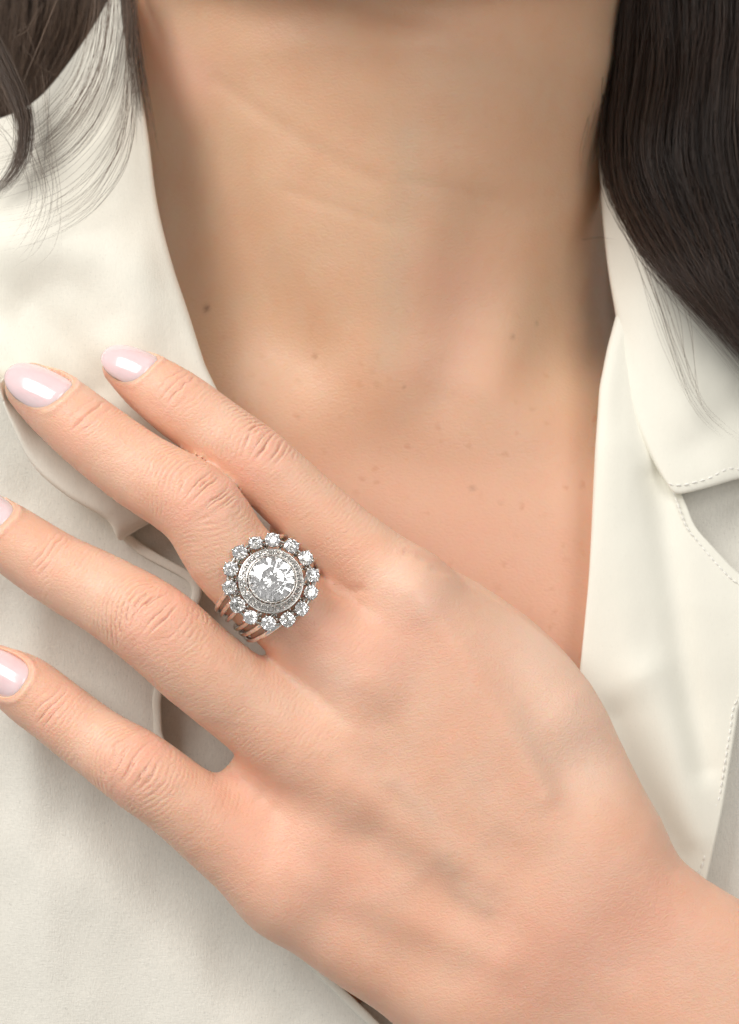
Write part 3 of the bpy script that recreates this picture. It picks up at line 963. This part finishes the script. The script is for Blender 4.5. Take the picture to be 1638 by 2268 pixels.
def frac_path(C, pts):
    out = []
    for u, v in pts:
        d = (C[..., 0] - u) ** 2 + (C[..., 1] - v) ** 2
        i, j = np.unravel_index(np.argmin(d), d.shape)
        out.append((i / (C.shape[0] - 1), j / (C.shape[1] - 1)))
    return out
stitching(CRs, frac_path(CRs, [(1482, 1060), (1512, 1076), (1565, 1064), (1640, 1040), (1720, 1022)]), .35, 18)
stitching(LRs, frac_path(LRs, [(1490, 1090), (1520, 1160), (1560, 1215), (1640, 1292), (1690, 1330)]), .35, 22)
stitching(LRs, frac_path(LRs, [(1640, 1535), (1622, 1620), (1590, 1780), (1556, 1930), (1530, 2030)]), .35, 30)

# ------------------------------------------------------------------ hair
def strands(name, groups, mat, seed):
    rng = np.random.default_rng(seed)
    Vs, Fs, Ts = [], [], []
    base = 0
    for g in groups:
        A = catmull(np.array(g['a'], float), g.get('n', 26)); B = catmull(np.array(g['b'], float), g.get('n', 26))
        n = len(A)
        tt = np.linspace(0, 1, n)
        for i in range(g['count']):
            f = rng.uniform(0, 1)
            clump = round(f * g.get('clumps', 12)) / g.get('clumps', 12)
            fk = f + (clump - f) * g.get('clump', .5) * tt
            C = A + (B - A) * fk[:, None]
            amp = g.get('wave', 6.0)
            p1, p2, p3 = rng.uniform(0, 6.28, 3)
            C = C.copy()
            C[:, 0] += amp * (rng.normal() * tt * .9 + .5 * np.sin(tt * rng.uniform(2, 5) + p1) + .16 * np.sin(tt * rng.uniform(9, 16) + p2))
            C[:, 1] += amp * .5 * np.sin(tt * rng.uniform(2, 4) + p3)
            C[:, 2] += rng.normal() * g.get('depth', 3.0) + .6 * np.sin(tt * 4 + p2)
            e = rng.uniform(g.get('emin', .8), 1.0)
            C = C[: max(4, int(n * e))]
            W = np.array([px(*q) for q in C])
            T = np.gradient(W, axis=0); T /= np.linalg.norm(T, axis=1, keepdims=True) + 1e-9
            s1 = np.cross(T, [0, -1, 0]); s1 /= np.linalg.norm(s1, axis=1, keepdims=True) + 1e-9
            s2 = np.cross(T, s1)
            m = len(W)
            r = g.get('rad', .055) * rng.uniform(.7, 1.25) * (1 - .93 * np.linspace(0, 1, m) ** 3)
            ring = [W + (s1 * math.cos(w) + s2 * math.sin(w)) * r[:, None] for w in (0, 2.094, 4.189)]
            Vs.append(np.stack(ring, 1).reshape(-1, 3))
            ii = np.arange(m - 1) * 3
            for q in range(3):
                Fs.append(base + np.stack([ii + q, ii + (q + 1) % 3, ii + 3 + (q + 1) % 3, ii + 3 + q], 1))
            Ts.append(np.full(m * 3, np.clip(rng.normal(g.get('tone', .4), .25), 0, 1)))
            base += m * 3
    me = mesh_np(name, np.vstack(Vs), np.vstack(Fs))
    set_attr(me, 'tone', np.concatenate(Ts))
    o = link(name, me, mat, person); o['kind'] = 'stuff'
    return o

def hair_bed(name, net, mat):
    C = net_surface(net, 60, 40)
    P = np.array([px(*q) for q in C.reshape(-1, 3)])
    P[:, 1] += .8 * np.sin(P[:, 0] * 2.1) + .5 * noise3(P, 2.0, 5)
    idx = np.arange(60 * 40).reshape(60, 40)
    F = np.stack([idx[:-1, :-1], idx[:-1, 1:], idx[1:, 1:], idx[1:, :-1]], -1).reshape(-1, 4)
    me = mesh_np(name, P, F)
    set_attr(me, 'tone', .15 + .1 * noise3(P, 1.5, 3))
    o = link(name, me, mat, person)
    so = o.modifiers.new('thickness', 'SOLIDIFY'); so.thickness = 6 * MM; so.offset = 1
    return o

# long dark hair falling over the person's left shoulder
RA = [(1388, -120, 78), (1366, 20, 76), (1350, 160, 72), (1338, 300, 64), (1352, 420, 55), (1430, 560, 42), (1520, 660, 36), (1640, 790, 33), (1740, 900, 33)]
RM = [(1470, -120, 66), (1460, 60, 62), (1455, 200, 57), (1455, 330, 52), (1490, 450, 46), (1560, 580, 39), (1640, 690, 35), (1720, 800, 34), (1790, 900, 34)]
RB = [(1780, -120, 52), (1770, 80, 48), (1765, 240, 45), (1765, 380, 43), (1770, 500, 41), (1785, 620, 39), (1800, 740, 38), (1830, 850, 37), (1860, 950, 37)]
sway = lambda L, a, p: [(u + a * math.sin(v / 88 + p) * min(1, max(0, (v + 40) / 200)), v, y + .12 * a * math.sin(v / 70 + p)) for u, v, y in L]
RM = [tuple(q) for q in catmull(RM, 26)]; RB = [tuple(q) for q in catmull(RB, 26)]; RA = [tuple(q) for q in catmull(RA, 26)]
RM, RB = sway(RM, 15, .4), sway(RB, 22, 2.0)
back = lambda L, d: [(u, v, y + d) for u, v, y in L]
strands('hair', [
    dict(a=RA, b=RM, count=1000, wave=13, depth=3.6, tone=.35, clumps=8, clump=.75),
    dict(a=RM, b=RB, count=2200, wave=22, depth=4.2, tone=.3, clumps=11, clump=.8),
    dict(a=back(RA, -6), b=back(RB, -7), count=320, wave=30, depth=3, tone=.8, clumps=7, clump=.6),
], M_HAIR, 1)
hair_bed('hair_underlayer', [[(A[0] + 70 + (B[0] + 40 - A[0]) * q / 4 - 30, A[1] + (B[1] - A[1]) * q / 4, A[2] + 7 + (B[2] - A[2]) * q / 4) for q in range(5)] for A, B in zip([(u + 6, v - 8, y) for u, v, y in RA], RB)], M_HAIR)
# loose hairs over the cream collar below it
strands('loose_hair', [
    dict(a=[(1350, 420, 50), (1420, 620, 38), (1480, 780, 34), (1540, 900, 33), (1620, 980, 33)], b=[(1480, 560, 40), (1540, 700, 36), (1560, 820, 34), (1590, 920, 33), (1700, 1000, 34)], count=16, wave=16, depth=.6, tone=.8, clump=.2, rad=.045, emin=.6),
    dict(a=[(1320, 120, 70), (1300, 240, 60), (1285, 330, 55), (1290, 420, 54)], b=[(1345, 200, 68), (1330, 300, 60), (1310, 380, 56), (1300, 460, 54)], count=7, wave=8, depth=1, tone=.7, rad=.04),
    dict(a=[(1290, 528, 52), (1330, 524, 52), (1380, 530, 46)], b=[(1292, 532, 52), (1330, 530, 52), (1370, 540, 46)], count=2, wave=3, depth=1, tone=1, rad=.045),
], M_HAIRL, 2)
# hair on the person's right: a mass behind the collar, one lock in front, a fan of wisps over it
LA = [(-60, -120, 92), (-70, 40, 92), (-80, 150, 92), (-90, 260, 92), (-90, 360, 90)]
LB = [(300, -120, 86), (285, 0, 86), (255, 80, 88), (180, 180, 90), (90, 300, 92)]
strands('hair', [dict(a=LA, b=LB, count=1500, wave=12, depth=3.0, tone=.45, clumps=14, clump=.6),
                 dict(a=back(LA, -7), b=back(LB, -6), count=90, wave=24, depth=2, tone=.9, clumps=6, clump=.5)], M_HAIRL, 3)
hair_bed('hair_underlayer', [[(-260 + 170 * q, v_, 122) for q in range(5)] for v_ in (-220, 0, 200, 400, 600, 800)], M_HAIR)
hair_bed('hair_underlayer', [[(1250 + 60 * q, v_, 104 + q * .5) for q in range(5)] for v_ in (-120, 60, 240, 420, 580, 720)], M_HAIR)
hair_bed('hair_underlayer', [[(A[0] + (B[0] - A[0]) * q / 4, A[1] + (B[1] - A[1]) * q / 4, 98) for q in range(5)] for A, B in zip(LA, LB)], M_HAIR)
strands('hair_lock', [
    dict(a=[(-80, -180, 50), (-78, -60, 46), (-60, 40, 40), (-10, 140, 36), (30, 230, 32), (42, 300, 30), (25, 370, 29), (-20, 430, 29), (-60, 460, 30)], b=[(-30, -180, 50), (-28, -60, 46), (-10, 60, 40), (30, 150, 36), (62, 230, 32), (68, 300, 30), (52, 370, 29), (6, 425, 29), (-40, 450, 30)], count=330, wave=9, depth=1.6, tone=.45, clumps=9, clump=.35, emin=.6),
    dict(a=[(-40, 60, 40), (10, 100, 38), (40, 190, 34), (50, 260, 32)], b=[(-40, 160, 40), (-10, 170, 38), (20, 230, 34), (45, 300, 32)], count=160, wave=8, depth=1.5, tone=.8, clumps=5, clump=.4),
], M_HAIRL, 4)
strands('loose_hair', [
    dict(a=[(205, -60, 52), (196, 50, 48), (165, 150, 44), (110, 230, 40), (60, 275, 38), (0, 300, 38), (-60, 310, 38)], b=[(290, -60, 52), (280, 80, 44), (258, 200, 37), (205, 310, 32), (120, 390, 28), (0, 435, 27), (-60, 450, 28)], count=85, wave=19, depth=1.0, tone=.8, clumps=30, clump=.5, rad=.040, emin=.7),
    dict(a=[(270, -60, 50), (278, 100, 44), (262, 230, 37), (215, 330, 31), (140, 410, 27), (40, 455, 26), (-60, 470, 27)], b=[(300, -60, 50), (298, 120, 43), (290, 300, 34), (262, 400, 28), (200, 480, 25), (90, 540, 24), (-60, 570, 25)], count=30, wave=20, depth=.8, tone=.8, clumps=6, clump=.4, rad=.042, emin=.75),
    dict(a=[(262, -60, 60), (275, 60, 52), (290, 160, 47), (300, 260, 42), (305, 340, 40)], b=[(290, -60, 58), (305, 60, 50), (325, 180, 46), (345, 280, 45), (360, 360, 46)], count=110, wave=6, depth=1.4, tone=.5, clumps=6, clump=.3, rad=.045, emin=.5),
    dict(a=[(-40, 250, 28), (20, 320, 27), (60, 420, 25), (20, 520, 24), (-40, 600, 24)], b=[(120, 150, 40), (110, 330, 30), (120, 450, 25), (100, 540, 23), (60, 590, 23)], count=26, wave=26, depth=.6, tone=.7, clump=.2, rad=.036, emin=.5),
    dict(a=[(128, -10, 48), (80, 110, 42), (30, 220, 36), (-20, 310, 32)], b=[(134, -12, 48), (86, 108, 42), (34, 222, 36), (-16, 320, 32)], count=2, wave=2, depth=.3, tone=1, rad=.06),
    dict(a=[(110, -10, 50), (60, 40, 46), (0, 62, 44), (-40, 76, 44)], b=[(20, 80, 48), (80, 140, 46), (140, 170, 46), (170, 190, 48)], count=5, wave=8, depth=.5, tone=1, rad=.05),
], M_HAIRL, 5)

# ------------------------------------------------------------------ the ring
ringc = px(600, 1288, -5.2)
rn = np.array([.115, -.975, .165]); rn /= np.linalg.norm(rn)
fa = px(698, 1404, 6.5) - px(508, 1226, 4.5); fa /= np.linalg.norm(fa)         # along the finger towards the hand
ax1 = fa - rn * (fa @ rn); ax1 /= np.linalg.norm(ax1)
ax2 = np.cross(rn, ax1); 
if ax2[2] > 0: ax2 = -ax2                                                       # towards the ring finger
ring = empty('ring', 'diamond cluster ring with fourteen-stone halo and split wire shank on middle finger', 'ring', Vector(ringc * MM))
RM4 = Matrix(((ax1[0], ax2[0], rn[0]), (ax1[1], ax2[1], rn[1]), (ax1[2], ax2[2], rn[2])))
RINV = np.array(RM4.inverted())

def ring_obj(name, bm, mat, parent=ring, smooth=False):
    me = bpy.data.meshes.new(name)
    bmesh.ops.recalc_face_normals(bm, faces=bm.faces)
    bm.to_mesh(me); bm.free()
    for p in me.polygons: p.use_smooth = smooth
    return link(name, me, mat, parent)

HEAD = RM4.to_4x4()
ring.matrix_world = Matrix.Translation(Vector(ringc * MM)) @ HEAD

def brilliant(R, tall=.30, table=.56, depth=.86, seg=8):
    """an old brilliant: table, star and main crown facets, girdle, pavilion"""
    bm = bmesh.new()
    pts = []
    for i in range(seg):
        a = 2 * math.pi * (i + .5) / seg
        pts.append((R * table * math.cos(a), R * table * math.sin(a), R * tall))
        a2 = 2 * math.pi * i / seg
        rm = .79; pts.append((R * rm * math.cos(a2), R * rm * math.sin(a2), R * tall * .57))
        pts.append((R * .30 * math.cos(a), R * .30 * math.sin(a), -R * depth * .735))
    for i in range(2 * seg):
        a = 2 * math.pi * i / (2 * seg)
        pts.append((R * math.cos(a), R * math.sin(a), R * .015)); pts.append((R * math.cos(a), R * math.sin(a), -R * .015))
    for i in range(seg):
        a = 2 * math.pi * (i + .5) / seg
        pts.append((R * .06 * math.cos(a), R * .06 * math.sin(a), -R * depth))
    vs = [bm.verts.new(Vector(p) * MM) for p in pts]
    bmesh.ops.convex_hull(bm, input=vs)
    bmesh.ops.dissolve_limit(bm, angle_limit=.01, verts=bm.verts, edges=bm.edges)
    return bm

def lathe(bm, prof, seg=64, a0=0, a1=2 * math.pi):
    rows = []
    for r, z in prof:
        rows.append([bm.verts.new((r * math.cos(2 * math.pi * i / seg) * MM, r * math.sin(2 * math.pi * i / seg) * MM, z * MM)) for i in range(seg)])
    for A, B in zip(rows, rows[1:]):
        for i in range(seg):
            bm.faces.new((A[i], A[(i + 1) % seg], B[(i + 1) % seg], B[i]))
    return rows

def tube(bm, pts, rads, seg=8, closed=False, cap=True):
    pts = [np.array(p, float) for p in pts]
    n = len(pts); rows = []
    prev = None
    for i in range(n):
        if closed: t = pts[(i + 1) % n] - pts[i - 1]
        else: t = pts[min(i + 1, n - 1)] - pts[max(i - 1, 0)]
        t /= np.linalg.norm(t) + 1e-9
        ref = np.array([0, 0, 1.0]) if abs(t[2]) < .9 else np.array([1.0, 0, 0])
        if prev is not None: ref = prev
        s1 = ref - t * (ref @ t); s1 /= np.linalg.norm(s1) + 1e-9
        s2 = np.cross(t, s1); prev = s1
        r = rads[i] if hasattr(rads, '__len__') else rads
        rows.append([bm.verts.new((pts[i] + (s1 * math.cos(w) + s2 * math.sin(w)) * r) * MM) for w in [2 * math.pi * q / seg for q in range(seg)]])
    m = n if closed else n - 1
    for i in range(m):
        A, B = rows[i], rows[(i + 1) % n]
        for q in range(seg):
            bm.faces.new((A[q], A[(q + 1) % seg], B[(q + 1) % seg], B[q]))
    if not closed and cap:
        bm.faces.new(rows[0][::-1]); bm.faces.new(rows[-1])

def ball(bm, c, r, squash=1.0):
    m = Matrix.Translation(Vector(c) * MM) @ Matrix.Diagonal((1, 1, squash, 1))
    bmesh.ops.create_icosphere(bm, subdivisions=2, radius=r * MM, matrix=m)

# dome holding the centre stone: sloping band set with small stones, thin polished rims
bm = bmesh.new()
lathe(bm, [(5.2, -1.2), (6.15, -.6), (6.3, .2), (6.32, .55), (6.2, .72), (6.05, .66), (5.55, 1.35), (5.05, 1.95), (4.98, 2.15), (4.85, 2.2), (4.75, 2.1), (4.7, 1.4), (4.65, .2), (4.6, -1.0)], 96)
bez = ring_obj('bezel', bm, M_WHITE, smooth=True)
bm = bmesh.new()
tube(bm, [(6.22 * math.cos(a), 6.22 * math.sin(a), .68) for a in np.linspace(0, 2 * math.pi, 80, endpoint=False)], .16, 8, True)
tube(bm, [(4.92 * math.cos(a), 4.92 * math.sin(a), 2.2) for a in np.linspace(0, 2 * math.pi, 80, endpoint=False)], .15, 8, True)
ring_obj('rim', bm, M_WHITE, bez, smooth=True)
bm = bmesh.new()
for i in range(26):                                   # grains of metal between the small stones
    a = 2 * math.pi * i / 26
    for r_, z_ in ((5.32, 1.72), (5.9, .98)):
        ball(bm, (r_ * math.cos(a), r_ * math.sin(a), z_), .20)
ring_obj('grain_setting', bm, M_WHITE, bez, smooth=True)
pave = None
for i in range(26):
    a = 2 * math.pi * (i + .5) / 26
    if pave is None:
        pave = ring_obj('small_diamond', brilliant(.62, .28, .5, .8, 6), M_GEM); o = pave
    else:
        o = pave.copy(); sc.collection.objects.link(o); o.parent = ring
    tilt = math.radians(44 + random.Random(i).uniform(-5, 5))
    o.matrix_local = Matrix.Translation(Vector((5.6 * math.cos(a), 5.6 * math.sin(a), 1.42)) * MM) @ Matrix.Rotation(a, 4, 'Z') @ Matrix.Rotation(tilt, 4, 'Y') @ Matrix.Rotation(i * .7, 4, 'Z')
# centre stone in a fluted cup with beaded claws
centre = ring_obj('centre_diamond', brilliant(4.35, .31, .53, .87, 8), M_GEM)
centre.matrix_local = Matrix.Translation(Vector((0, 0, 3.0)) * MM) @ Matrix.Rotation(.25, 4, 'Z')
centre['label'] = 'large round centre diamond'
bm = bmesh.new()
lathe(bm, [(4.62, 2.0), (4.58, 2.9), (4.42, 2.98), (4.38, 2.7), (4.05, 1.9), (2.6, .2), (.9, -1.15), (.1, -1.2)], 72)
ring_obj('cup', bm, M_WHITE, bez, smooth=True)
bm = bmesh.new()
for i in range(28):
    a = 2 * math.pi * i / 28
    tube(bm, [(4.72 * math.cos(a), 4.72 * math.sin(a), 2.0), (4.66 * math.cos(a), 4.66 * math.sin(a), 2.6), (4.52 * math.cos(a), 4.52 * math.sin(a), 3.02)], [.20, .17, .10], 6)
for i in range(8):
    a = 2 * math.pi * (i + .3) / 8
    ball(bm, (4.36 * math.cos(a), 4.36 * math.sin(a), 3.18), .26, .8)
ring_obj('claw', bm, M_WHITE, bez, smooth=True)

# halo of fourteen stones
HR = 8.15
angs = [math.radians(q) for q in np.arange(14) * 360 / 14]
first = None
hrnd = random.Random(7)
for i in range(14):
    a = angs[i] + hrnd.uniform(-.025, .025)
    rr = HR + hrnd.uniform(-.18, .18)
    if first is None:
        st = ring_obj('halo_diamond', brilliant(1.40, .32, .52, .86, 8), M_GEM)
        bm = bmesh.new()
        lathe(bm, [(.62, -1.5), (1.02, -.7), (1.30, -.05), (1.34, .02), (1.31, -.02), (1.1, -.45), (.6, -1.1), (.05, -1.4)], 20)
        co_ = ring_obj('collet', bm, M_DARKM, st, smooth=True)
        bm = bmesh.new()
        for q in range(4):
            w = math.pi / 4 + q * math.pi / 2
            c, s_ = math.cos(w), math.sin(w)
            tube(bm, [(.8 * c, .8 * s_, -1.3), (1.36 * c, 1.36 * s_, -.3), (1.47 * c, 1.47 * s_, .10), (1.33 * c, 1.33 * s_, .30)], [.20, .22, .23, .17], 8)
            ball(bm, (1.33 * c, 1.33 * s_, .27), .23, .85)
        pr_ = ring_obj('claw', bm, M_WHITE, st, smooth=True)
        first = (st, co_, pr_); o = st
    else:
        o = first[0].copy(); sc.collection.objects.link(o); o.parent = ring
        for ch in first[1:]:
            c2 = ch.copy(); sc.collection.objects.link(c2); c2.parent = o
    tilt = math.radians(13 + hrnd.uniform(-5, 5))
    k_ = 1.06 + hrnd.uniform(-.05, .06)
    o.matrix_local = Matrix.Translation(Vector((rr * math.cos(a), rr * math.sin(a), .25 + hrnd.uniform(-.15, .15))) * MM) @ Matrix.Rotation(a, 4, 'Z') @ Matrix.Rotation(tilt, 4, 'Y') @ Matrix.Rotation(hrnd.uniform(-.5, .5), 4, 'Z') @ Matrix.Scale(k_, 4)
bm = bmesh.new()
for r_, z_ in ((7.5, -.9), (8.3, -1.15)):
    tube(bm, [(r_ * math.cos(a), r_ * math.sin(a), z_) for a in np.linspace(0, 2 * math.pi, 72, endpoint=False)], .32, 8, True)
for i in range(14):
    a = angs[i] + math.pi / 14
    tube(bm, [(6.1 * math.cos(a), 6.1 * math.sin(a), -.3), (7.5 * math.cos(a), 7.5 * math.sin(a), -.9)], .25, 6)
    ball(bm, (7.45 * math.cos(a), 7.45 * math.sin(a), -.35), .36)
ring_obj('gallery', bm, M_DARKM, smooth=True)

# wires of the shank, spread under the head and drawn together below the finger
cen_w = px(590, 1304, 5.2)                                   # finger axis under the head
cl = RINV @ (cen_w - ringc)
fx = RINV @ fa; fx /= np.linalg.norm(fx)
uu = np.array([0, 0, 1.0]) - fx * fx[2]; uu /= np.linalg.norm(uu)
ww = np.cross(fx, uu)
if ww[1] < 0: ww = -ww
for i, o_ in enumerate((-6.3, -4.3, -2.0, 1.6, 3.9, 6.2)):
    bm = bmesh.new()
    pts = []
    for q in range(72):
        t = 2 * math.pi * q / 72
        spread = .33 + .67 * (.5 + .5 * math.cos(t)) ** .85
        rad = 9.95 + .2 * math.cos(2 * t) - (.45 if t < 1.2 or t > 5.1 else 0) * (abs(o_) / 6.3) * .8
        pts.append(cl + uu * rad * math.cos(t) * .98 + ww * rad * math.sin(t) + fx * (o_ * spread))
    tube(bm, pts, .52, 10, True)
    ring_obj('shank_wire', bm, M_GOLD, smooth=True)
